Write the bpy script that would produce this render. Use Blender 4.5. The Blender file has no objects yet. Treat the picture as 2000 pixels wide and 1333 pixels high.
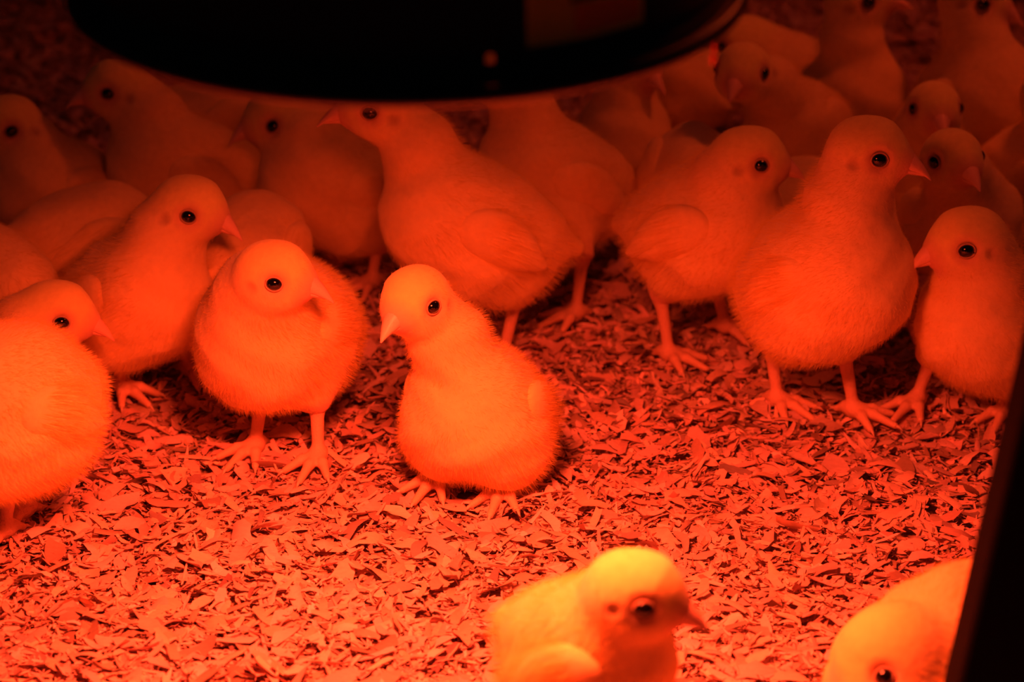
import bpy, math
import numpy as np
from mathutils import Vector, Matrix

# ------------------------------------------------------------------ camera
sc = bpy.context.scene
COL = sc.collection
PITCH = math.radians(25.0)
CAM_H = 0.676
FPX = 5400.0
cam_d = bpy.data.cameras.new('camera')
cam = bpy.data.objects.new('camera', cam_d)
COL.objects.link(cam)
cam.location = (0, 0, CAM_H)
cam.rotation_euler = (math.pi / 2 - PITCH, 0, 0)
cam_d.sensor_width = 36.0
cam_d.lens = 36.0 * FPX / 2000.0
cam_d.clip_start = 0.05
cam_d.dof.use_dof = True
cam_d.dof.focus_distance = 1.385
cam_d.dof.aperture_fstop = 8.2
sc.camera = cam

# ------------------------------------------------------------------ world, light, exposure
w = bpy.data.worlds.new('dark_barn')
sc.world = w
w.use_nodes = True
bg = w.node_tree.nodes['Background']
bg.inputs[0].default_value = (0.50, 0.55, 0.62, 1)
bg.inputs[1].default_value = 0.006
sc.view_settings.view_transform = 'Standard'
sc.view_settings.look = 'None'
sc.view_settings.exposure = 0.0
sc.view_settings.gamma = 1.0
sc.view_settings.use_curve_mapping = False

RED = (1.0, 0.063, 0.017)
LAMP = Vector((-0.0385, 0.982, 0.3618))       # centre of the brooder lamp's rim
LAMP_R = 0.1208
FAR_LAMP = Vector((0.46, 1.66, 0.70))       # the next brooder lamp along, out of the picture


def lamp_light(name, loc, power, radius, parent=None):
    l = bpy.data.lights.new(name, 'POINT')
    l.energy = power
    l.color = RED
    l.shadow_soft_size = radius
    o = bpy.data.objects.new(name, l)
    COL.objects.link(o)
    o.location = loc
    return o


lamp_light('bulb_light', LAMP + Vector((0, 0, 0.012)), 0.3, 0.030)
sp = bpy.data.lights.new('bulb_beam', 'SPOT')        # a reflector bulb throws most of its light downwards
sp.energy = 39.0
sp.color = RED
sp.spot_size = math.radians(134)
sp.spot_blend = 1.0
sp.shadow_soft_size = 0.042
spo = bpy.data.objects.new('bulb_beam', sp)
COL.objects.link(spo)
spo.location = LAMP + Vector((0, 0, 0.016))
lamp_light('far_bulb_light', FAR_LAMP + Vector((0, 0, 0.01)), 2.3, 0.035).data.color = (1.0, 0.075, 0.014)

# ------------------------------------------------------------------ pixel to place helpers
F_ = np.array([0, math.cos(PITCH), -math.sin(PITCH)])
U_ = np.array([0, math.sin(PITCH), math.cos(PITCH)])
R_ = np.array([1.0, 0, 0])


def ray(u, v):
    return F_ + (u - 1000) / FPX * R_ - (v - 666.5) / FPX * U_


def on_ground(u, v, z=0.0):
    d = ray(u, v)
    return np.array([0, 0, CAM_H]) + d * ((z - CAM_H) / d[2])


GZ = 0.0055       # the chicks stand on top of the shavings


def on_plane(u, v, y):
    d = ray(u, v)
    return np.array([0, 0, CAM_H]) + d * (y / d[1])


# ------------------------------------------------------------------ materials
def new_mat(name):
    m = bpy.data.materials.new(name)
    m.use_nodes = True
    nt = m.node_tree
    b = nt.nodes['Principled BSDF']
    return m, nt, b


def simple_mat(name, col, rough=0.5, metal=0.0, spec=0.5, bump=0.0, scale=400.0, coat=0.0):
    m, nt, b = new_mat(name)
    b.inputs['Base Color'].default_value = (*col, 1)
    b.inputs['Roughness'].default_value = rough
    b.inputs['Metallic'].default_value = metal
    b.inputs['Specular IOR Level'].default_value = spec
    b.inputs['Coat Weight'].default_value = coat
    if bump:
        tc = nt.nodes.new('ShaderNodeTexCoord')
        n = nt.nodes.new('ShaderNodeTexNoise')
        n.inputs['Scale'].default_value = scale
        n.inputs['Detail'].default_value = 5
        bp = nt.nodes.new('ShaderNodeBump')
        bp.inputs['Strength'].default_value = bump
        bp.inputs['Distance'].default_value = 0.001
        nt.links.new(tc.outputs['Object'], n.inputs['Vector'])
        nt.links.new(n.outputs['Fac'], bp.inputs['Height'])
        nt.links.new(bp.outputs['Normal'], b.inputs['Normal'])
    return m


def body_mat():
    # pale down; bare pinkish skin where the attribute "skin" says so; yellower crown
    m, nt, b = new_mat('chick_down_base')
    at = nt.nodes.new('ShaderNodeAttribute')
    at.attribute_name = 'tint'
    tc = nt.nodes.new('ShaderNodeTexCoord')
    n = nt.nodes.new('ShaderNodeTexNoise')
    n.inputs['Scale'].default_value = 260
    n.inputs['Detail'].default_value = 4
    mp = nt.nodes.new('ShaderNodeMapRange')
    mp.inputs[3].default_value = 0.86
    mp.inputs[4].default_value = 1.1
    mul = nt.nodes.new('ShaderNodeVectorMath')
    mul.operation = 'MULTIPLY'
    nt.links.new(tc.outputs['Object'], n.inputs['Vector'])
    nt.links.new(n.outputs['Fac'], mp.inputs[0])
    nt.links.new(at.outputs['Color'], mul.inputs[0])
    nt.links.new(mp.outputs[0], mul.inputs[1])
    nt.links.new(mul.outputs[0], b.inputs['Base Color'])
    b.inputs['Roughness'].default_value = 0.95
    b.inputs['Specular IOR Level'].default_value = 0.08
    b.inputs['Sheen Weight'].default_value = 0.25
    b.inputs['Sheen Roughness'].default_value = 0.6
    bp = nt.nodes.new('ShaderNodeBump')
    bp.inputs['Strength'].default_value = 0.5
    bp.inputs['Distance'].default_value = 0.0006
    nt.links.new(n.outputs['Fac'], bp.inputs['Height'])
    nt.links.new(bp.outputs['Normal'], b.inputs['Normal'])
    return m


def hair_mat(name, col):
    m = bpy.data.materials.new(name)
    m.use_nodes = True
    nt = m.node_tree
    nt.nodes.clear()
    out = nt.nodes.new('ShaderNodeOutputMaterial')
    d = nt.nodes.new('ShaderNodeBsdfDiffuse')
    d.inputs[0].default_value = (*col, 1)
    t = nt.nodes.new('ShaderNodeBsdfTranslucent')
    t.inputs[0].default_value = (*col, 1)
    mx = nt.nodes.new('ShaderNodeMixShader')
    mx.inputs[0].default_value = 0.4
    nt.links.new(d.outputs[0], mx.inputs[1])
    nt.links.new(t.outputs[0], mx.inputs[2])
    nt.links.new(mx.outputs[0], out.inputs[0])
    return m


def flake_mat():
    m, nt, b = new_mat('wood_shavings')
    at = nt.nodes.new('ShaderNodeAttribute')
    at.attribute_name = 'tint'
    tc = nt.nodes.new('ShaderNodeTexCoord')
    mpg = nt.nodes.new('ShaderNodeMapping')
    mpg.inputs['Scale'].default_value = (300, 900, 600)
    n = nt.nodes.new('ShaderNodeTexNoise')
    n.inputs['Scale'].default_value = 1.0
    n.inputs['Detail'].default_value = 3
    mp = nt.nodes.new('ShaderNodeMapRange')
    mp.inputs[3].default_value = 0.75
    mp.inputs[4].default_value = 1.15
    mul = nt.nodes.new('ShaderNodeVectorMath')
    mul.operation = 'MULTIPLY'
    nt.links.new(tc.outputs['Object'], mpg.inputs[0])
    nt.links.new(mpg.outputs[0], n.inputs['Vector'])
    nt.links.new(n.outputs['Fac'], mp.inputs[0])
    nt.links.new(at.outputs['Color'], mul.inputs[0])
    nt.links.new(mp.outputs[0], mul.inputs[1])
    nt.links.new(mul.outputs[0], b.inputs['Base Color'])
    b.inputs['Roughness'].default_value = 0.7
    b.inputs['Specular IOR Level'].default_value = 0.2
    return m


def floor_mat():
    m, nt, b = new_mat('litter_bed')
    tc = nt.nodes.new('ShaderNodeTexCoord')
    n = nt.nodes.new('ShaderNodeTexNoise')
    n.inputs['Scale'].default_value = 180
    n.inputs['Detail'].default_value = 6
    cr = nt.nodes.new('ShaderNodeValToRGB')
    cr.color_ramp.elements[0].color = (0.26, 0.17, 0.12, 1)
    cr.color_ramp.elements[1].color = (0.66, 0.50, 0.38, 1)
    cr.color_ramp.elements[0].position = 0.35
    cr.color_ramp.elements[1].position = 0.7
    bp = nt.nodes.new('ShaderNodeBump')
    bp.inputs['Strength'].default_value = 0.9
    bp.inputs['Distance'].default_value = 0.003
    nt.links.new(tc.outputs['Object'], n.inputs['Vector'])
    nt.links.new(n.outputs['Fac'], cr.inputs[0])
    nt.links.new(cr.outputs[0], b.inputs['Base Color'])
    nt.links.new(n.outputs['Fac'], bp.inputs['Height'])
    nt.links.new(bp.outputs['Normal'], b.inputs['Normal'])
    b.inputs['Roughness'].default_value = 0.9
    return m


def wall_mat():
    m, nt, b = new_mat('dark_board_wall')
    tc = nt.nodes.new('ShaderNodeTexCoord')
    mpg = nt.nodes.new('ShaderNodeMapping')
    mpg.inputs['Scale'].default_value = (60, 60, 9)
    n = nt.nodes.new('ShaderNodeTexNoise')
    n.inputs['Scale'].default_value = 1
    n.inputs['Detail'].default_value = 6
    cr = nt.nodes.new('ShaderNodeValToRGB')
    cr.color_ramp.elements[0].color = (0.03, 0.022, 0.016, 1)
    cr.color_ramp.elements[1].color = (0.08, 0.055, 0.04, 1)
    nt.links.new(tc.outputs['Object'], mpg.inputs[0])
    nt.links.new(mpg.outputs[0], n.inputs['Vector'])
    nt.links.new(n.outputs['Fac'], cr.inputs[0])
    nt.links.new(cr.outputs[0], b.inputs['Base Color'])
    b.inputs['Roughness'].default_value = 0.9
    return m


DOWN = (0.93, 0.76, 0.27)
M_BODY = body_mat()
M_HAIR = hair_mat('chick_down', DOWN)
M_EYE = simple_mat('black_eye', (0.004, 0.003, 0.003), rough=0.08, spec=0.6, coat=0.4)
M_LID = simple_mat('pink_eyelid', (0.55, 0.38, 0.25), rough=0.7, spec=0.2)
M_BEAK = simple_mat('horn_beak', (0.90, 0.58, 0.44), rough=0.38, spec=0.45, bump=0.2, scale=900)
M_LEG = simple_mat('scaly_leg', (0.80, 0.52, 0.36), rough=0.5, spec=0.4, bump=0.5, scale=900)
M_CLAW = simple_mat('pale_claw', (0.70, 0.52, 0.42), rough=0.4)
M_NOSTRIL = simple_mat('dark_nostril', (0.10, 0.05, 0.04), rough=0.8)
M_DOME = simple_mat('black_enamel', (0.012, 0.013, 0.017), rough=0.36, spec=0.45, bump=0.06, scale=120)
M_INNER = simple_mat('white_enamel_inside', (0.55, 0.53, 0.50), rough=0.55)
M_STEEL = simple_mat('bright_screw', (0.75, 0.72, 0.7), rough=0.3, metal=0.6)
M_LABEL = simple_mat('yellow_sticker', (0.75, 0.56, 0.08), rough=0.6)
M_INK = simple_mat('dark_ink', (0.05, 0.045, 0.02), rough=0.7)
M_ORANGE = simple_mat('orange_ink', (0.75, 0.24, 0.05), rough=0.6)
M_POST = simple_mat('black_painted_steel', (0.004, 0.005, 0.007), rough=0.8, spec=0.06, bump=0.1, scale=200)
M_RUBBER = simple_mat('black_rubber', (0.008, 0.008, 0.008), rough=0.9, spec=0.1)
M_FLAKE = flake_mat()
M_FLOOR = floor_mat()
M_WALL = wall_mat()
M_REDTAG = simple_mat('red_plastic', (0.85, 0.08, 0.06), rough=0.3)


# ------------------------------------------------------------------ mesh helpers
def mesh_obj(name, verts, faces, mat, parent=None, smooth=True, mats=None):
    me = bpy.data.meshes.new(name)
    if isinstance(faces, np.ndarray) and faces.ndim == 2:
        n = len(faces)
        k = faces.shape[1]
        me.vertices.add(len(verts))
        me.vertices.foreach_set('co', np.asarray(verts, dtype=np.float32).ravel())
        me.loops.add(n * k)
        me.loops.foreach_set('vertex_index', faces.astype(np.int32).ravel())
        me.polygons.add(n)
        me.polygons.foreach_set('loop_start', np.arange(0, n * k, k, dtype=np.int32))
        me.update(calc_edges=True)
    else:
        me.from_pydata([tuple(map(float, v)) for v in verts], [], [tuple(map(int, f)) for f in faces])
    me.validate()
    me.polygons.foreach_set('use_smooth', [smooth] * len(me.polygons))
    for mm in ([mat] if mat else []) + (mats or []):
        me.materials.append(mm)
    me.update()
    o = bpy.data.objects.new(name, me)
    COL.objects.link(o)
    if parent:
        o.parent = parent
    return o


def set_tint(me, cols):
    a = me.color_attributes.new('tint', 'FLOAT_COLOR', 'POINT')
    c = np.ones((len(cols), 4), dtype=np.float32)
    c[:, :3] = cols
    a.data.foreach_set('color', c.ravel())


class Geo:
    def __init__(self):
        self.v, self.f = [], []

    def add(self, v, f):
        b = len(self.v)
        self.v += [tuple(p) for p in v]
        self.f += [tuple(i + b for i in q) for q in f]

    def tube(self, pts, rads, n=10, cap=True):
        pts = [Vector(p) for p in pts]
        vs, fs = [], []
        ref = Vector((0.13, 0.27, 0.95))
        for i, p in enumerate(pts):
            d = (pts[min(i + 1, len(pts) - 1)] - pts[max(i - 1, 0)]).normalized()
            a = d.cross(ref)
            if a.length < 1e-3:
                a = d.cross(Vector((1, 0, 0)))
            a.normalize()
            b = d.cross(a)
            r = rads[i]
            ra, rb = r if isinstance(r, tuple) else (r, r)
            for k in range(n):
                t = 2 * math.pi * k / n
                vs.append(p + a * (math.cos(t) * ra) + b * (math.sin(t) * rb))
        for i in range(len(pts) - 1):
            for k in range(n):
                fs.append((i * n + k, i * n + (k + 1) % n, (i + 1) * n + (k + 1) % n, (i + 1) * n + k))
        if cap:
            fs.append(tuple(range(n - 1, -1, -1)))
            fs.append(tuple((len(pts) - 1) * n + k for k in range(n)))
        self.add(vs, fs)

    def lathe(self, prof, c, n=96, closed=False, skip=()):
        vs, fs = [], []
        for r, z in prof:
            for k in range(n):
                t = 2 * math.pi * k / n
                vs.append((c[0] + r * math.cos(t), c[1] + r * math.sin(t), c[2] + z))
        m = len(prof)
        for i in range(m if closed else m - 1):
            j = (i + 1) % m
            for k in range(n):
                if (i, k) in skip:
                    continue
                fs.append((i * n + k, i * n + (k + 1) % n, j * n + (k + 1) % n, j * n + k))
        self.add(vs, fs)

    def ball(self, c, r, n=20, m=12, mat=None):
        """ellipsoid, radii r along the rows of mat (3x3)"""
        vs, fs = [], []
        A = np.eye(3) if mat is None else np.asarray(mat)
        for i in range(m + 1):
            ph = math.pi * i / m
            for k in range(n):
                t = 2 * math.pi * k / n
                l = np.array([math.sin(ph) * math.cos(t) * r[0], math.sin(ph) * math.sin(t) * r[1], math.cos(ph) * r[2]])
                vs.append(tuple(np.asarray(c) + l @ A))
        for i in range(m):
            for k in range(n):
                fs.append((i * n + k, (i + 1) * n + k, (i + 1) * n + (k + 1) % n, i * n + (k + 1) % n))
        self.add(vs, fs)

    def box(self, A, c, h):
        A = np.asarray(A)
        vs = [tuple(np.asarray(c) + sx * h[0] * A[0] + sy * h[1] * A[1] + sz * h[2] * A[2])
              for sx in (-1, 1) for sy in (-1, 1) for sz in (-1, 1)]
        fs = [(0, 1, 3, 2), (4, 6, 7, 5), (0, 4, 5, 1), (2, 3, 7, 6), (0, 2, 6, 4), (1, 5, 7, 3)]
        self.add(vs, fs)

    def make(self, name, mat, parent=None, smooth=True):
        return mesh_obj(name, self.v, self.f, mat, parent, smooth)


# ------------------------------------------------------------------ implicit surfaces
def ell(c, r, A=None):
    c = np.asarray(c, float)
    r = np.asarray(r, float)
    A = np.eye(3) if A is None else np.asarray(A)

    def f(p):
        q = (p - c) @ A.T
        k0 = np.sqrt(((q / r) ** 2).sum(-1)) + 1e-9
        k1 = np.sqrt(((q / (r * r)) ** 2).sum(-1)) + 1e-9
        return k0 * (k0 - 1) / k1
    return f


def cone(a, b, ra, rb):
    a = np.asarray(a, float)
    b = np.asarray(b, float)
    ab = b - a
    L2 = (ab ** 2).sum() + 1e-12

    def f(p):
        t = np.clip(((p - a) @ ab) / L2, 0, 1)
        d = np.sqrt(((p - a - t[..., None] * ab) ** 2).sum(-1))
        return d - (ra + (rb - ra) * t)
    return f


def smin(a, b, k):
    h = np.maximum(k - np.abs(a - b), 0) / k
    return np.minimum(a, b) - h * h * k * 0.25


def blend(items):
    """items: (f, k); k smooth-blends this one with all before"""
    def F(p):
        d = items[0][0](p)
        for f, k in items[1:]:
            if k < 0:      # carve
                e = f(p)
                d = -smin(-d, e, -k)
            else:
                d = smin(d, f(p), k)
        return d
    return F


def surface(F, lo, hi, h):
    n = np.ceil((np.asarray(hi) - np.asarray(lo)) / h).astype(int) + 1
    ax = [lo[i] + h * np.arange(n[i]) for i in range(3)]
    G = np.stack(np.meshgrid(*ax, indexing='ij'), -1)
    S = F(G.reshape(-1, 3)).reshape(n)
    ins = S < 0
    c = [slice(0, -1), slice(1, None)]
    cnt = np.zeros(n - 1)
    acc = np.zeros((*(n - 1), 3))
    corner = [(i, j, k) for i in (0, 1) for j in (0, 1) for k in (0, 1)]
    for p in corner:
        for a in range(3):
            if p[a] == 1:
                continue
            q = list(p)
            q[a] = 1
            s0 = S[c[p[0]], c[p[1]], c[p[2]]]
            s1 = S[c[q[0]], c[q[1]], c[q[2]]]
            m = (s0 < 0) != (s1 < 0)
            t = np.where(m, s0 / np.where(m, s0 - s1, 1), 0)
            off = [np.full(t.shape, float(p[b])) for b in range(3)]
            off[a] = t
            for b in range(3):
                acc[..., b] += np.where(m, off[b], 0)
            cnt += m
    act = cnt > 0
    idx = -np.ones(act.shape, int)
    idx[act] = np.arange(act.sum())
    cell = np.argwhere(act)
    V = np.asarray(lo) + h * (cell + acc[act] / cnt[act][:, None])
    Q = []
    for a in range(3):
        b, d = (a + 1) % 3, (a + 2) % 3
        sl0 = [slice(1, -1)] * 3
        sl1 = [slice(1, -1)] * 3
        sl0[a] = slice(0, -1)
        sl1[a] = slice(1, None)
        i0, i1 = ins[tuple(sl0)], ins[tuple(sl1)]
        e = np.argwhere(i0 != i1)
        if len(e) == 0:
            continue
        fl = i0[tuple(e.T)]
        base = e.copy()
        base[:, b] += 1
        base[:, d] += 1

        def at(db, dd):
            w_ = base.copy()
            w_[:, b] -= db
            w_[:, d] -= dd
            return idx[tuple(w_.T)]
        q = np.stack([at(1, 1), at(0, 1), at(0, 0), at(1, 0)], 1)
        q[~fl] = q[~fl][:, ::-1]
        Q.append(q)
    Q = np.concatenate(Q)
    for _ in range(2):
        e = 0.15 * h
        g = np.stack([(F(V + e * np.eye(3)[i]) - F(V - e * np.eye(3)[i])) / (2 * e) for i in range(3)], -1)
        V = V - np.clip(F(V) / ((g ** 2).sum(-1) + 1e-6), -h, h)[:, None] * g
    return V, Q


# ------------------------------------------------------------------ hair
def add_down(o, count, length, weights, seed, comb=(0, 0.0024, -0.0012)):
    vg = o.vertex_groups.new(name='down')
    wq = np.round(weights, 1)
    for val in np.unique(wq):
        vg.add([int(i) for i in np.nonzero(wq == val)[0]], float(val), 'REPLACE')
    md = o.modifiers.new('down', 'PARTICLE_SYSTEM')
    ps = md.particle_system
    ps.seed = seed
    st = ps.settings
    st.type = 'HAIR'
    st.count = count
    st.hair_length = length
    st.object_align_factor = comb
    st.factor_random = 0.00035
    st.brownian_factor = 0.00015
    st.hair_step = 3
    st.render_step = 2
    st.display_step = 2
    st.use_modifier_stack = False
    st.emit_from = 'FACE'
    st.distribution = 'RAND'
    st.root_radius = 1.0
    st.tip_radius = 0.15
    st.radius_scale = 0.00013
    st.use_hair_bspline = False
    ps.vertex_group_length = 'down'
    ps.vertex_group_density = 'down'
    st.material_slot = M_HAIR.name
    return o


def rotx(a):
    c, s = math.cos(a), math.sin(a)
    return np.array([[1, 0, 0], [0, c, -s], [0, s, c]])


def rotz(a):
    c, s = math.cos(a), math.sin(a)
    return np.array([[c, -s, 0], [s, c, 0], [0, 0, 1]])


# ------------------------------------------------------------------ the chick
DBG = []
GROUP = 'young chicks crowding on the wood shavings'
CROWN = np.array([0.94, 0.84, 0.28])
PALE = np.array([0.92, 0.74, 0.32])
SKIN = np.array([0.76, 0.42, 0.30])


def chick(label, g, body, head, yaw, hyaw, hpitch=8.0, size=(0.037, 0.050, 0.036), bpitch=18.0,
          feet=None, down=5000, hs=1.0, bdy=0.0, hdy=0.0, detail=False, wing_drop=0.0, hroll=0.0,
          stride=0.0, seed=1, eye=None, eye_side=0, nk=1.0, toes=True, wing_out=0.0):
    """g: where it stands; body, head: centres seen in the upright plane through g (plus bdy / hdy behind it);
    yaw 0 faces the viewer, 90 faces right.  Local frame: forward is -Y."""
    P0 = on_ground(*g, GZ)
    a = math.radians(yaw)
    Rw = rotz(a)
    loc = lambda p: (np.asarray(p) - P0) @ Rw            # world to local
    Bc = loc(on_plane(*body, P0[1] + bdy))
    Hc = loc(on_plane(*head, P0[1] + hdy))
    root = bpy.data.objects.new('chick', None)
    COL.objects.link(root)
    root.empty_display_size = 0.03
    root.location = P0
    root.rotation_euler = (0, 0, a)
    root['label'] = label
    root['category'] = 'chick'
    root['group'] = GROUP
    W, L, H = size
    bp = math.radians(bpitch)
    f = np.array([0, -math.cos(bp), math.sin(bp)])
    u = np.array([0, math.sin(bp), math.cos(bp)])
    s = np.array([1.0, 0, 0])
    A = np.stack([s, -f, u])
    # head frame
    hb = rotz(math.radians(hyaw - yaw))
    hp = math.radians(hpitch)
    hf = hb @ np.array([0, -math.cos(hp), -math.sin(hp)])
    hsd = hb @ np.array([1.0, 0, 0])
    hu = np.cross(hsd, -hf)
    hu /= np.linalg.norm(hu)
    if hroll:
        r_ = math.radians(hroll)
        hsd, hu = hsd * math.cos(r_) + hu * math.sin(r_), hu * math.cos(r_) - hsd * math.sin(r_)
    HA = np.stack([hsd, -hf, hu])
    if eye:      # slide the head so that its visible eye sits where the photo has it
        tow = (Rw @ hsd) @ F_
        sx = eye_side or (-1 if tow > 0 else 1)
        ew = P0 + Rw @ (Hc + (hf * .0062 + hsd * sx * .0148 + hu * .0012) * hs) - np.array([0, 0, CAM_H])
        dp = ew @ F_
        du = eye[0] - (1000 + FPX * (ew @ R_) / dp)
        dv = eye[1] - (666.5 - FPX * (ew @ U_) / dp)
        Hc = Hc + Rw.T @ (R_ * du * dp / FPX - U_ * dv * dp / FPX)
    # feet
    if feet:
        ft = [loc(on_ground(*q, GZ)) for q in feet]
    else:
        ft = [np.array([sx * 0.019, Bc[1] * 0.6 + 0.004 + stride * sx, 0.0]) for sx in (-1, 1)]
    hocks = []
    for q in ft:
        top = max(0.027, min(0.036, Bc[2] - H * 0.85))
        hocks.append(q + np.array([(Bc[0] - q[0]) * 0.12, 0.007, top]))
    neck0 = Bc + f * L * 0.50 + u * H * 0.30
    neck1 = Hc - hf * 0.004 * hs - hu * 0.006 * hs
    nm = (neck0 + neck1) / 2 + np.array([0, 0.002, 0.003])
    items = [
        (ell(Bc, (W * .96, L * .90, H * .96), A), 0),
        (ell(Bc + f * L * .40 - u * H * .12, (W * .86, L * .54, H * .82), A), .012),
        (ell(Bc - f * L * .45 - u * H * .10, (W * .78, L * .52, H * .76), A), .012),
        (cone(Bc - f * L * .80 + u * H * .25, Bc - f * L * 1.12 + u * H * .30, .011, .004), .016),
        (cone(neck0, nm, min(W, H) * .52 * nk ** .5, .0165 * hs * nk), .016),
        (cone(nm, neck1, .0165 * hs * nk, .0135 * hs * nk ** .4), .010),
        (ell(Hc, (.0152 * hs, .0185 * hs, .0160 * hs), HA), .010),
        (ell(Hc + hf * .0080 * hs - hu * .0040 * hs, (.0105 * hs, .0115 * hs, .0100 * hs), HA), .008),
        (cone(Hc + hf * .0050 * hs + hu * .0022 * hs, Hc + hf * .0172 * hs - hu * .0028 * hs, .0122 * hs, .0058 * hs), .006),
        (ell(Hc + hf * .001 * hs - hu * .0075 * hs + hsd * .006 * hs, (.0085 * hs, .011 * hs, .0085 * hs), HA), .006),
        (ell(Hc + hf * .001 * hs - hu * .0075 * hs - hsd * .006 * hs, (.0085 * hs, .011 * hs, .0085 * hs), HA), .006),
    ]
    for k, (q, hk) in enumerate(zip(ft, hocks)):
        sx = -1 if q[0] < Bc[0] else 1
        th = Bc + s * sx * W * .48 - f * L * .08 - u * H * .42
        items.append((cone(th, hk + np.array([0, 0, .003]), .0200, .0066), .014))
    # ear dimples and eye hollows
    eyes, ears = [], []
    core = blend(items)
    for sx in (-1, 1):
        o0 = Hc + hf * .0065 * hs + hu * .0012 * hs
        d = hsd * sx
        t = np.linspace(0, .025, 251)
        v = core(o0 + t[:, None] * d)
        t0 = t[np.argmax(v > 0)]
        pe = o0 + d * t0
        e = 1e-4
        nrm = np.array([(core((pe + e * np.eye(3)[i])[None]) - core((pe - e * np.eye(3)[i])[None]))[0] for i in range(3)])
        nrm /= np.linalg.norm(nrm)
        eyes.append((pe, nrm))
        items.append((ell(pe + nrm * .0012, np.array([.0044, .0044, .0044]) * hs), -.004))
        o1 = Hc - hf * .0055 * hs - hu * .0025 * hs
        v = core(o1 + t[:, None] * d)
        pr = o1 + d * t[np.argmax(v > 0)]
        ears.append(pr)
        items.append((ell(pr + d * .0009, np.array([.0022, .0022, .0022]) * hs), -.002))
    F0 = blend(items)
    rng = np.random.default_rng(seed)
    ph = rng.uniform(0, 6.28, 6)

    def F(p):     # slight tufting of the down
        tuft = (np.sin(p[..., 0] * 520 + ph[0] + 2 * np.sin(p[..., 2] * 190 + ph[1])) *
                np.sin(p[..., 2] * 470 + ph[2] + 2 * np.sin(p[..., 1] * 210 + ph[3])) *
                np.sin(p[..., 1] * 430 + ph[4]))
        dist = np.sqrt(((p - Hc) ** 2).sum(-1))
        fold = (np.sin(p[..., 0] * 150 + ph[3] + 1.5 * np.sin(p[..., 2] * 90)) *
                np.sin(p[..., 2] * 170 + ph[5] + np.sin(p[..., 1] * 110 + ph[0])))
        tuft = tuft + 4.6 * fold
        return F0(p) + tuft * 0.00022 * np.clip((dist - .015) / .02, 0.15, 1)
    pts = np.stack([Bc - np.abs(f) * L * 1.3 - W * 1.1, Bc + np.abs(f) * L * 1.3 + W * 1.1, Hc - .03, Hc + .03] + [q - .012 for q in hocks] + [q + .012 for q in hocks])
    lo, hi = pts.min(0) - .006, pts.max(0) + .006
    V, Q = surface(F, lo, hi, .0019 if detail else .0024)
    DBG.append((label, F0, P0, Rw, V))
    bo = mesh_obj('body', V, Q, M_BODY, root, mats=[M_HAIR])
    # tint and hair weights
    dh = np.sqrt((((V - Hc) @ HA.T / np.array([.017, .021, .018]) / hs) ** 2).sum(-1))
    wt = np.ones(len(V))
    wt = np.where(dh < 1.5, np.clip(.42 + .58 * (dh - 1.0) / .5, .42, 1), wt)
    col = np.tile(PALE, (len(V), 1))
    up = ((V - Hc) @ hu)
    cr = np.clip((1.7 - dh) / .6, 0, 1) * np.clip((up + .004) / .012, 0, 1)
    col = col * (1 - cr[:, None]) + CROWN * cr[:, None]
    sk = np.zeros(len(V))
    for pe, nrm in eyes:
        d = np.sqrt(((V - pe) ** 2).sum(-1)) / hs
        sk = np.maximum(sk, np.clip(1 - (d - .0035) / .0065, 0, 1) * .85)
        wt = np.minimum(wt, np.clip((d - .0045) / .006, 0, 1) + .0)
    er = np.zeros(len(V))
    for pr in ears:
        d = np.sqrt(((V - pr) ** 2).sum(-1)) / hs
        er = np.maximum(er, np.clip(1 - (d - .0016) / .0030, 0, 1))
        wt = np.minimum(wt, np.clip((d - .002) / .004, 0, 1))
    pb = Hc + hf * .020 * hs - hu * .005 * hs
    d = np.sqrt(((V - pb) ** 2).sum(-1)) / hs
    sk = np.maximum(sk, np.clip(1 - (d - .005) / .009, 0, 1))
    wt = np.minimum(wt, np.clip((d - .006) / .010, 0, 1))
    for hk in hocks:
        d = np.sqrt(((V - hk) ** 2).sum(-1))
        sk = np.maximum(sk, np.clip(1 - (d - .006) / .008, 0, 1))
        wt = np.minimum(wt, np.clip((d - .004) / .016, 0.15, 1))
    col = col * (1 - sk[:, None]) + SKIN * sk[:, None]
    col = col * (1 - er[:, None] * .5) + SKIN * .45 * er[:, None] * .5
    set_tint(bo.data, col)
    cmb = (0, .0007, -.0005)
    add_down(bo, down, .0028, wt, seed, cmb)
    # eyes
    for pe, nrm in eyes:
        t1 = hf - nrm * (hf @ nrm)
        t1 /= np.linalg.norm(t1)
        t2 = np.cross(nrm, t1)
        EA = np.stack([t1, t2, nrm])
        ge = Geo()
        ge.ball(pe - nrm * .0014 * hs, (.0037 * hs, .0033 * hs, .0027 * hs), 20, 12, EA)
        eo = ge.make('eye', M_EYE, root)
        gl = Geo()
        ring = []
        for k in range(21):
            t = 2 * math.pi * k / 20
            ring.append(Vector(pe - nrm * .0008 * hs + (t1 * math.cos(t) * .0043 + t2 * math.sin(t) * .0036) * hs))
        gl.tube(ring, [.0005 * hs] * 21, 6, cap=False)
        gl.make('eyelid', M_LID, eo)
    # beak: upper mandible with a hooked tip, lower mandible as a sub-part
    b0 = Hc + hf * .0180 * hs - hu * .0030 * hs
    bd = hf * math.cos(.24) - hu * math.sin(.24)
    bu = np.cross(hsd, -bd)
    gb = Geo()
    N = 14
    rows = []
    for i in range(9):
        t = i / 8.0
        c = b0 + bd * (.0158 * t) * hs - bu * (.0030 * t ** 2.6) * hs
        wdt = (.0063 * (1 - t) ** .92 + .0004) * hs
        hgt = (.0068 * (1 - t) ** 1.0 + .0005) * hs
        for k in range(N):
            th = 2 * math.pi * k / N
            z = math.sin(th)
            zz = z * hgt if z > 0 else z * hgt * .22
            rows.append(c + hsd * math.cos(th) * wdt + bu * (zz - .0002))
    fs = []
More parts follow.
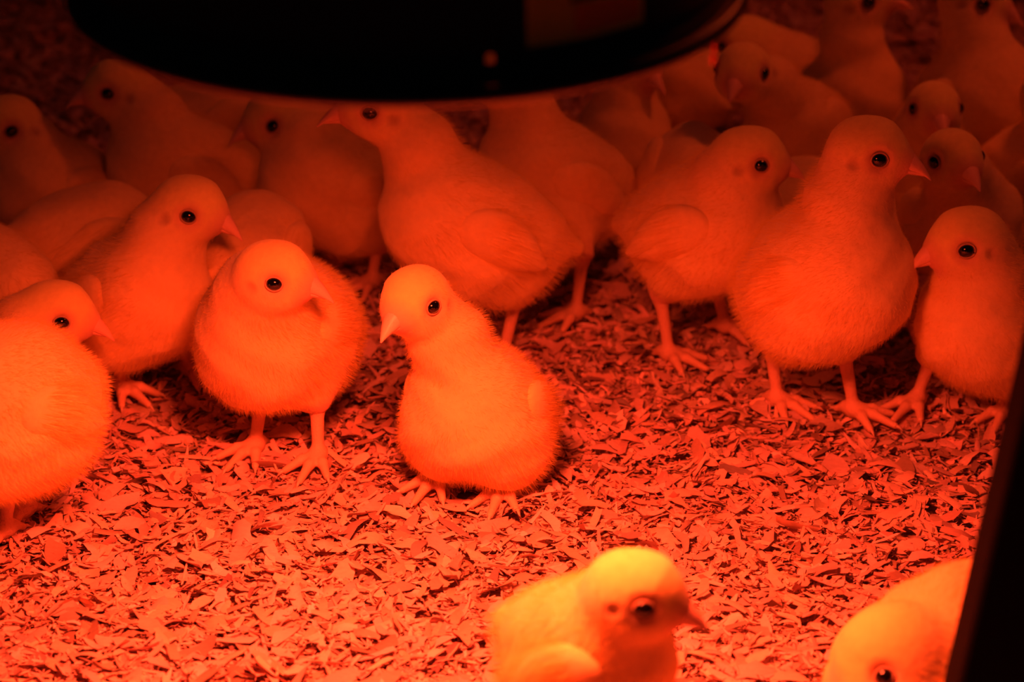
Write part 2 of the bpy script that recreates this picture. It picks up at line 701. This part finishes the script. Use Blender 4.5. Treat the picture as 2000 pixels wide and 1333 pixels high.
    for i in range(8):
        for k in range(N):
            fs.append((i * N + k, i * N + (k + 1) % N, (i + 1) * N + (k + 1) % N, (i + 1) * N + k))
    fs.append(tuple(range(N - 1, -1, -1)))
    fs.append(tuple(8 * N + k for k in range(N)))
    gb.add(rows, fs)
    bk = gb.make('beak', M_BEAK, root)
    gb = Geo()
    rows = []
    for i in range(7):
        t = i / 6.0
        c = b0 - bu * .0013 * hs + bd * (.0128 * t) * hs - bu * (.0012 * t * t - .0006 * t) * hs
        wdt = (.0062 * (1 - t) ** .9 + .0004) * hs
        hgt = (.0042 * (1 - t) ** .8 + .0003) * hs
        for k in range(N):
            th = 2 * math.pi * k / N
            z = math.sin(th)
            zz = z * hgt if z < 0 else z * hgt * .2
            rows.append(c + hsd * math.cos(th) * wdt + bu * zz)
    fs = []
    for i in range(6):
        for k in range(N):
            fs.append((i * N + k, i * N + (k + 1) % N, (i + 1) * N + (k + 1) % N, (i + 1) * N + k))
    fs.append(tuple(range(N - 1, -1, -1)))
    fs.append(tuple(6 * N + k for k in range(N)))
    gb.add(rows, fs)
    gb.make('lower_beak', M_BEAK, bk)
    if detail:
        for sx in (-1, 1):
            gn = Geo()
            gn.ball(b0 + bd * .0052 * hs + hsd * sx * .0031 * hs + bu * .0022 * hs, (.0011, .0005, .0005), 10, 6,
                    np.stack([bd, hsd, bu]))
            gn.make('nostril', M_NOSTRIL, bk)
    # wings
    for sx in (-1, 1):
        tilt = math.radians(4 + wing_drop) + bp * .75
        wf = np.array([0, math.cos(tilt), -math.sin(tilt)])       # along the wing to its tip
        wu = np.array([0, math.sin(tilt), math.cos(tilt)])
        wf = wf + s * sx * (-.05 + wing_out)
        wf /= np.linalg.norm(wf)
        ws = np.cross(wf, wu)
        if ws @ s * sx < 0:
            ws = -ws
        WA = np.stack([ws, wf, wu])
        c0 = Bc + f * L * .05 + u * H * .16 + s * sx * W * (.80 + wing_out)
        it = [(ell(c0, (.0085, .021, .0150), WA), 0),
              (ell(c0 + wf * .014 - wu * .003, (.0060, .016, .0110), WA), .008),
              (cone(c0 + wf * .018 - wu * .004, c0 + wf * .035 - wu * .006, .0065, .0022), .008)]
        WF = blend(it)
        lo = c0 - .024 + np.minimum(wf * .036, 0)
        hi = c0 + .024 + np.maximum(wf * .036, 0)
        V, Q = surface(WF, lo, hi, .0019)
        wo = mesh_obj('wing', V, Q, M_BODY, root, mats=[M_HAIR])
        set_tint(wo.data, np.tile(PALE * np.array([1.02, 1.0, .95]), (len(V), 1)))
        tl = np.clip(((V - c0) @ wf) / .035, 0, 1)
        add_down(wo, max(400, down // 9), .0030, 1 - .6 * tl, seed + 7, (0, .0030, -.0012))
    # legs
    for q, hk in zip(ft, hocks):
        it = [(cone(hk + np.array([0, 0, .004]), hk, .0044, .0040), 0),
              (cone(hk, q + np.array([0, .0, .007]), .0038, .0030), .004),
              (ell(q + np.array([0, 0, .005]), (.0045, .0048, .0042)), .004)]
        tips = []
        for k, ang in enumerate((-34, 0, 34, 180)):
            ln = (.021, .026, .021, .010)[k]
            an = math.radians(ang + (-6 if q[0] < Bc[0] else 6))
            dv = np.array([math.sin(an), -math.cos(an), 0])
            p0 = q + np.array([0, 0, .0050])
            p1 = q + dv * ln * .5 + np.array([0, 0, .0052])
            p2 = q + dv * ln + np.array([0, 0, .0024])
            it.append((cone(p0, p1, .0031, .0027), .003))
            it.append((cone(p1, p2, .0027, .0018), .0015))
            tips.append((p2, dv))
        LF = blend(it)
        lo = np.minimum(q, hk) - .032
        hi = np.maximum(q, hk) + .032
        lo[2] = -.004
        hi[2] = hk[2] + .010
        V, Q = surface(LF, lo, hi, .0013 if detail else .0019)
        lg = mesh_obj('leg', V, Q, M_LEG, root)
        if detail:
            for p2, dv in tips:
                gc = Geo()
                gc.tube([p2 - dv * .001, p2 + dv * .0025 + np.array([0, 0, -.0002]), p2 + dv * .0052 + np.array([0, 0, -.0020])],
                        [.0013, .0009, .0001], 8)
                gc.make('claw', M_CLAW, lg)
    return root


# ------------------------------------------------------------------ room
def kind(o, k):
    o['kind'] = k
    return o


fl = Geo()
fl.add([(-2.2, 0.2, 0), (2.2, 0.2, 0), (2.2, 2.3, 0), (-2.2, 2.3, 0)], [(0, 1, 2, 3)])
kind(fl.make('floor', M_FLOOR, smooth=False), 'structure')
wl = Geo()
wl.box(np.eye(3), (0, 2.35, 0.6), (2.2, 0.05, 0.6))
kind(wl.make('wall_back', M_WALL, smooth=False), 'structure')


# ------------------------------------------------------------------ wood shavings
def litter():
    rng = np.random.default_rng(11)
    N = 84000
    y = 0.93 + (2.27 - 0.93) * rng.random(N) ** 1.25
    x = (rng.random(N) * 2 - 1) * (0.205 * y + 0.05)
    kindr = rng.random(N)
    ln = np.where(kindr < .60, rng.uniform(.0018, .0055, N), np.where(kindr < .88, rng.uniform(.0055, .0135, N), rng.uniform(.012, .0230, N)))
    asp = np.where(kindr < .60, rng.uniform(.15, .6, N), np.where(kindr < .93, rng.uniform(.12, .46, N), rng.uniform(.12, .42, N)))
    spl = rng.random(N) < .22          # thin splinters among the curls
    ln = np.where(spl, rng.uniform(.006, .019, N), ln)
    asp = np.where(spl, rng.uniform(.06, .15, N), asp)
    wd = ln * asp
    th = rng.uniform(0, 2 * np.pi, N)
    tx = rng.normal(0, .22, N)      # tilt along
    ty = rng.normal(0, .34, N)
    curl = rng.normal(0, .55, N)
    curl2 = rng.normal(0, .5, N)
    # uneven bed
    hz = 0.0030 + 0.0022 * np.sin(x * 31 + 1.3) * np.sin(y * 27) + 0.0016 * np.sin(x * 67 + y * 41)
    z = hz * 0.8 + rng.uniform(0, .0045, N) + np.where(kindr > .9, .0012, 0)
    NU, NV = 6, 3
    uu = np.linspace(-1, 1, NU)
    vv = np.linspace(-1, 1, NV)
    U, Vv = np.meshgrid(uu, vv, indexing='ij')
    U = U.ravel()[None]
    Vv = Vv.ravel()[None]
    taper = 1 - np.abs(U) ** (1.2 + 3 * rng.random((N, 1))) * rng.uniform(.15, .95, (N, 1))
    jag = 1 + rng.normal(0, .16, (N, NU * NV))
    skew = rng.normal(0, .25, (N, 1))
    lx = U * ln[:, None] * .5 * (1 + rng.normal(0, .07, (N, NU * NV)))
    ly = Vv * wd[:, None] * .5 * taper * jag * 1.15 + skew * (U * U - .4) * wd[:, None]
    lz = (curl[:, None] * (U * U - .4) * ln[:, None] * .22 + curl2[:, None] * (Vv * Vv - .4) * wd[:, None] * .35
          + rng.normal(0, .1, (N, 1)) * U * Vv * wd[:, None])
    c, s = np.cos(tx)[:, None], np.sin(tx)[:, None]
    lx, lz = lx * c - lz * s, lx * s + lz * c
    c, s = np.cos(ty)[:, None], np.sin(ty)[:, None]
    ly, lz = ly * c - lz * s, ly * s + lz * c
    c, s = np.cos(th)[:, None], np.sin(th)[:, None]
    X = x[:, None] + lx * c - ly * s
    Y = y[:, None] + lx * s + ly * c
    Z = np.maximum(z[:, None] + lz, .0003)
    V = np.stack([X, Y, Z], -1).reshape(-1, 3)
    q = []
    for i in range(NU - 1):
        for j in range(NV - 1):
            q.append((i * NV + j, (i + 1) * NV + j, (i + 1) * NV + j + 1, i * NV + j + 1))
    q = np.array(q)
    Q = (q[None] + (np.arange(N) * NU * NV)[:, None, None]).reshape(-1, 4)
    o = mesh_obj('wood_shavings', V, Q, M_FLAKE, smooth=True)
    tone = np.clip(rng.normal(.68, .13, N), .2, .97)
    tone = np.where(rng.random(N) < .08, tone * .5, tone)
    warm = rng.uniform(.66, .84, N)
    colr = np.stack([tone, tone * warm * .92, tone * warm * rng.uniform(.7, .95, N)], -1)
    set_tint(o.data, np.repeat(colr, NU * NV, axis=0))
    o['kind'] = 'stuff'
    o['label'] = 'deep bed of curled pale wood shavings covering the floor'
    o['category'] = 'wood shavings'
    return o


litter()


# ------------------------------------------------------------------ brooder lamps
def brooder_lamp(c, R, label, n=240, hole=None):
    root = bpy.data.objects.new('heat_lamp', None)
    COL.objects.link(root)
    root.location = c
    root['label'] = label
    root['category'] = 'heat lamp'
    g = Geo()
    out = [(R, 0.0), (R, .004), (R * .965, .006), (R * .955, .0095), (R * .9545, .0130), (R * .95, .03), (R * .93, .06), (R * .88, .095),
           (R * .78, .125), (R * .60, .150), (R * .36, .166), (R * .26, .175)]
    inn = [(r - .0016, z - (.0016 if z > .02 else 0)) for r, z in out][::-1]
    hk = [] if hole is None else [int(round((hole - 90) % 360 / 360 * n))]
    g.lathe(out, (0, 0, 0), n, skip=[(3, k) for k in hk])
    g.make('shade', M_DOME, root)
    g = Geo()
    g.lathe(inn, (0, 0, 0), n, skip=[(len(inn) - 5, k) for k in hk])
    g.make('shade_lining', M_INNER, root)
    # rolled rim
    g = Geo()
    prof = []
    for k in range(10):
        t = 2 * math.pi * k / 10
        prof.append((R + .0012 + .0034 * math.cos(t), .0015 + .0034 * math.sin(t)))
    g.lathe(prof, (0, 0, 0), n, closed=True)
    g.make('rim', M_DOME, root)
    # socket
    g = Geo()
    g.lathe([(.0001, .240), (.020, .240), (.024, .232), (.024, .19), (R * .30, .178), (R * .30, .165), (.018, .160), (.018, .120), (.0001, .120)], (0, 0, 0), 40)
    g.make('socket', M_DOME, root)
    # bulb
    g = Geo()
    g.lathe([(.0001, .022), (.016, .026), (.030, .036), (.036, .050), (.034, .066), (.024, .092), (.015, .108), (.014, .124), (.0001, .124)], (0, 0, 0), 40)
    m, nt, b = new_mat('red_bulb_glass')
    b.inputs['Base Color'].default_value = (0.6, 0.02, 0.01, 1)
    b.inputs['Roughness'].default_value = .15
    b.inputs['Emission Color'].default_value = (*RED, 1)
    b.inputs['Emission Strength'].default_value = 12.0
    g.make('bulb', m, root)
    # cord
    g = Geo()
    g.tube([(0, 0, .236), (.004, .004, .30), (.02, .01, .42), (.03, .0, .60)], [.003] * 4, 8)
    g.make('cord', M_RUBBER, root)
    return root


lp = brooder_lamp(LAMP, LAMP_R, 'large black dome heat lamp hanging in front of the chicks with a yellow sticker', hole=15.0)
# sticker, its print and the print sit on the shade
def shell_pt(ang, z, off=.0006):
    R = LAMP_R
    prof = [(R * .965, .006), (R * .955, .0095), (R * .9545, .0130), (R * .95, .03), (R * .93, .06), (R * .88, .095), (R * .78, .125)]
    for (r0, z0), (r1, z1) in zip(prof, prof[1:]):
        if z <= z1:
            t = (z - z0) / (z1 - z0)
            r = r0 + (r1 - r0) * t + off
            break
    return (r * math.sin(ang), -r * math.cos(ang), z)


def patch(name, a0, a1, z0, z1, off, mat, parent, dz=0.0):
    g = Geo()
    na, nz = 20, 8
    vs = [shell_pt(a0 + (a1 - a0) * i / na, z0 + (z1 - z0) * j / nz + dz * i / na, off) for i in range(na + 1) for j in range(nz + 1)]
    fs = [(i * (nz + 1) + j, (i + 1) * (nz + 1) + j, (i + 1) * (nz + 1) + j + 1, i * (nz + 1) + j + 1) for i in range(na) for j in range(nz)]
    g.add(vs, fs)
    return g.make(name, mat, parent)


st = patch('sticker', math.radians(22), math.radians(46), .0140, .070, .0006, M_LABEL, lp)
patch('printed_band', math.radians(31), math.radians(45), .016, .026, .0009, M_ORANGE, st)
patch('printed_band', math.radians(31), math.radians(45), .030, .040, .0009, M_ORANGE, st)
for zz in (.0275, .047, .054, .061):
    patch('printed_line', math.radians(30), math.radians(43), zz, zz + .0016, .0012, M_INK, st)
g = Geo()
ang = math.radians(66)
p = (LAMP_R * math.sin(ang), -LAMP_R * math.cos(ang), -.0105)
g.ball(p, (.0012, .0012, .0020), 14, 8)
g.tube([(p[0], p[1], .001), (p[0], p[1], -.009)], [.0007, .0007], 8)
g.make('rim_clip', M_REDTAG, lp)

brooder_lamp(FAR_LAMP, .12, 'second dome heat lamp hanging higher up beyond the top edge', n=64)

# ------------------------------------------------------------------ slanted stand leg at the right
leg = bpy.data.objects.new('lamp_stand_leg', None)
COL.objects.link(leg)
PY = 0.90
a_ = on_plane(1926, 1333, PY)
b_ = on_plane(2062, 760, PY)
dd = (b_ - a_) / np.linalg.norm(b_ - a_)
base = a_ + dd * ((0.004 - a_[2]) / dd[2])
leg.location = base
leg['label'] = 'slanted black metal bar standing at the right edge of the pen'
leg['category'] = 'metal bar'
sx_ = np.cross(dd, np.array([0, 1, 0]))
sx_ /= np.linalg.norm(sx_)
sy_ = np.cross(dd, sx_)
g = Geo()
ln = 0.62
hw = .0135
prof = []
for k in range(4):
    for e_ in (-1, 1):
        t = math.pi / 4 + k * math.pi / 2
        prof.append((math.cos(t) * math.sqrt(2) * hw, math.sin(t) * math.sqrt(2) * hw, e_))
ring = []
for k in range(4):
    cx, cy = math.copysign(hw, math.cos(math.pi / 4 + k * math.pi / 2)), math.copysign(hw, math.sin(math.pi / 4 + k * math.pi / 2))
    for j in range(4):
        t = k * math.pi / 2 + j * math.pi / 6
        rr = .003
        ring.append((cx - math.copysign(rr, cx) + rr * math.cos(t), cy - math.copysign(rr, cy) + rr * math.sin(t)))
vs, fs = [], []
n = len(ring)
for h_ in (.006, ln):
    for rx, ry in ring:
        vs.append(dd * h_ + sx_ * rx + sy_ * ry)
for k in range(n):
    fs.append((k, (k + 1) % n, n + (k + 1) % n, n + k))
fs.append(tuple(range(n - 1, -1, -1)))
fs.append(tuple(n + k for k in range(n)))
g.add(vs, fs)
g.make('bar', M_POST, leg, smooth=False)
g = Geo()
g.box(np.stack([sx_, sy_, dd]), dd * .008, (.0155, .0155, .012))
g.make('rubber_foot', M_RUBBER, leg, smooth=False)

# ------------------------------------------------------------------ the chicks
CH = []


def C(*a, **k):
    CH.append((a, k))


# centre of the picture
C('brightly lit chick alone on the shavings in the middle, head tilted towards the viewer',
  eye=(848, 600), g=(925, 985), body=(936, 806), head=(850, 602), yaw=-20, hyaw=-30, hpitch=3, size=(.0375, .042, .036), bpitch=34,
  feet=[(855, 948), (982, 970)], down=16000, detail=True, bdy=.022, hdy=.000, seed=3, wing_drop=10, nk=1.08)
C('fluffy chick facing the viewer with its head turned right, left of the middle chick',
  eye=(535, 555), g=(560, 890), body=(545, 645), head=(500, 556), yaw=-24, hyaw=70, hpitch=4, size=(.040, .052, .041), bpitch=14,
  feet=[(500, 885), (622, 905)], down=16000, detail=True, bdy=.018, hdy=-.026, seed=5, nk=1.3)
# left edge
C('bright chick cut off by the left edge, only its back and flank in view',
  g=(30, 1060), body=(22, 800), head=(-120, 690), yaw=-42, hyaw=-80, hpitch=8, size=(.038, .046, .046), bpitch=20,
  feet=[(12, 1050), (48, 1012)], down=16000, detail=True, seed=7)
C('small chick head peering right over the back of the chick at the left edge',
  eye=(120, 631), g=(0, 850), body=(-30, 740), head=(92, 630), yaw=70, hyaw=84, hpitch=12, size=(.032, .044, .034), bpitch=22,
  down=10000, detail=True, seed=9)
C('dim chick with a ruffled crown looking right above the fluffy chick',
  eye=(368, 423), g=(300, 760), body=(262, 580), head=(338, 430), yaw=46, hyaw=68, hpitch=12, size=(.036, .050, .037), bpitch=26,
  feet=[(240, 768), (372, 735)], down=12000, detail=True, hdy=-.01, seed=11, nk=1.15)
C('chick seen only as a rounded back right behind the ruffled chick',
  g=(480, 690), body=(485, 500), head=(460, 500), hdy=.075, yaw=165, hyaw=165, size=(.032, .044, .032), bpitch=0, down=4000, seed=13)
C('chick seen only as a low back behind the shaded one at the left',
  g=(165, 625), body=(165, 462), head=(215, 470), hdy=.06, yaw=120, hyaw=120, size=(.032, .042, .030), bpitch=0, down=4000, seed=15)
C('shaded chick body crouched at the left edge behind the peering head',
  g=(-30, 725), body=(-25, 545), head=(-90, 545), yaw=-125, hyaw=-125, size=(.030, .040, .032), bpitch=8, down=4000, seed=17)
C('dim chick at the upper left edge with its face partly cut off',
  eye=(20, 255), g=(85, 500), body=(110, 370), head=(50, 258), yaw=-40, hyaw=-50, hpitch=10, size=(.034, .048, .034), bpitch=24, down=4000, hdy=-.01, seed=19)
C('dim chick at the top left with its beak pointing left',
  eye=(210, 183), g=(375, 500), body=(375, 338), head=(240, 188), yaw=-76, hyaw=-80, hpitch=6, size=(.034, .054, .036), bpitch=28, down=5000, seed=21, nk=1.15)
C('faint chick back under the left end of the lamp rim',
  g=(440, 400), body=(435, 225), head=(520, 90), yaw=110, hyaw=110, size=(.030, .044, .030), bpitch=10, down=3000, seed=25)
# middle, behind
C('chick under the lamp with its beak pointing left, behind the big side-view one',
  eye=(530, 243), g=(690, 545), body=(662, 372), head=(562, 243), yaw=-52, hyaw=-78, hpitch=14, size=(.036, .054, .035), bpitch=32, down=6000, hs=1.04, seed=27, nk=1.25)
C('big chick in side view, forehead hidden by the lamp rim and wing tip showing',
  eye=(722, 221), g=(920, 700), body=(925, 440), head=(770, 232), yaw=-72, hyaw=-84, hpitch=2, size=(.038, .056, .038), bpitch=30,
  feet=[(985, 705), (860, 650)], down=10000, detail=True, hs=1.08, seed=29, wing_out=.10)
C('chick behind the big side-view chick with its head hidden by the lamp',
  g=(1110, 560), body=(1085, 350), head=(985, 140), yaw=-62, hyaw=-70, size=(.035, .052, .036), bpitch=28,
  feet=[(1125, 625), (1030, 580)], down=5000, hs=1.0, seed=31, wing_out=.08)
C('chick neck and breast rising behind the lamp rim, right of the middle',
  g=(1200, 405), body=(1205, 290), head=(1235, 120), yaw=30, hyaw=40, size=(.032, .042, .034), bpitch=35, down=4000, seed=33)
C('small faint chick back just below the right side of the lamp rim',
  g=(1340, 340), body=(1335, 160), head=(1250, 80), yaw=-100, hyaw=-100, size=(.028, .038, .026), bpitch=10, down=3000, seed=35)
# right
C('small chick facing the viewer beside the right end of the lamp',
  eye=(1495, 143), g=(1550, 500), body=(1560, 240), head=(1487, 140), yaw=-28, hyaw=-18, hpitch=0, size=(.027, .042, .028), bpitch=20, down=6000, seed=37, bdy=.03, hdy=-.015)
C('chick with a raised wing looking right, left of the large right-hand chick',
  eye=(1487, 323), g=(1365, 688), body=(1375, 440), head=(1468, 312), yaw=58, hyaw=84, hpitch=8, size=(.032, .048, .037), bpitch=24,
  feet=[(1305, 705), (1415, 650)], down=8000, detail=True, hdy=-.01, seed=39, wing_out=.10, nk=1.12)
C('pale chick back sticking up behind the chick with the raised wing',
  g=(1368, 535), body=(1352, 335), head=(1330, 345), hdy=.07, yaw=175, hyaw=175, size=(.026, .038, .026), bpitch=-10, down=3000, seed=41)
C('large chick standing tall and looking right, biggest of the right-hand group',
  eye=(1718, 313), g=(1600, 805), body=(1608, 545), head=(1690, 312), yaw=48, hyaw=80, hpitch=8, size=(.040, .052, .043), bpitch=34,
  feet=[(1517, 795), (1665, 815)], down=14000, detail=True, hs=1.08, hdy=-.005, seed=43, nk=1.15)
C('chick cut by the right edge with its beak pointing left',
  eye=(1888, 490), g=(1900, 800), body=(1925, 635), head=(1918, 488), yaw=-30, hyaw=-76, hpitch=10, size=(.035, .044, .035), bpitch=34,
  feet=[(1790, 795), (1965, 812)], down=14000, detail=True, hdy=-.018, seed=45, hs=1.05, nk=1.2)
C('tall chick at the top with a long neck and its beak raised to the right',
  eye=(1697, 5), g=(1665, 370), body=(1640, 210), head=(1690, 5), yaw=60, hyaw=84, hpitch=-4, size=(.033, .048, .034), bpitch=38, down=6000, hs=1.08, seed=47)
C('dim chick hump behind the tall long-necked one',
  g=(1530, 290), body=(1530, 140), head=(1440, 80), yaw=-110, hyaw=-110, size=(.030, .044, .028), bpitch=5, down=3000, seed=49)
C('tall chick in the top right corner looking right',
  eye=(1920, 8), g=(1920, 395), body=(1905, 200), head=(1915, 15), yaw=35, hyaw=78, hpitch=14, size=(.036, .048, .040), bpitch=38, down=6000, hs=1.08, seed=51)
C('chick facing straight at the viewer, its head above another facing chick',
  eye=(1782, 213), eye_side=-1, g=(1820, 490), body=(1800, 320), head=(1812, 215), yaw=-8, hyaw=4, hpitch=-4, size=(.030, .042, .030), bpitch=25, down=5000, hdy=-.035, seed=53, hs=.97)
C('chick facing the viewer with its head just under another facing chick',
  eye=(1823, 317), eye_side=-1, g=(1850, 655), body=(1875, 430), head=(1843, 315), yaw=8, hyaw=20, hpitch=-4, size=(.032, .046, .032), bpitch=28, down=7000, hdy=-.03, seed=55, bdy=.02)
C('dim chick body against the right edge behind the two facing chicks',
  g=(2070, 500), body=(2070, 320), head=(2060, 180), yaw=70, hyaw=80, size=(.034, .046, .034), bpitch=20, down=3000, seed=57)
C('chick back lit between the raised-wing chick and the large one',
  g=(1570, 600), body=(1560, 420), head=(1570, 420), hdy=.07, yaw=160, hyaw=160, size=(.030, .042, .030), bpitch=0, down=3000, seed=59)
# close to the viewer
C('yellow-lit chick close to the viewer at the bottom, looking right',
  eye=(1258, 1192), g=(1150, 1590), body=(1150, 1290), head=(1238, 1208), yaw=60, hyaw=76, hpitch=12, size=(.032, .034, .037), bpitch=4, down=12000, detail=True, seed=61, hdy=-.022, wing_drop=25)
C('blurred chick in the bottom right corner with its head lowered',
  eye=(1722, 1313), g=(1780, 1560), body=(1800, 1310), head=(1730, 1335), yaw=-50, hyaw=-80, hpitch=35, size=(.034, .048, .034), bpitch=-30, down=12000, detail=True, hdy=.0, bdy=.02, seed=63)

for a, k in CH:
    chick(*a, **k)
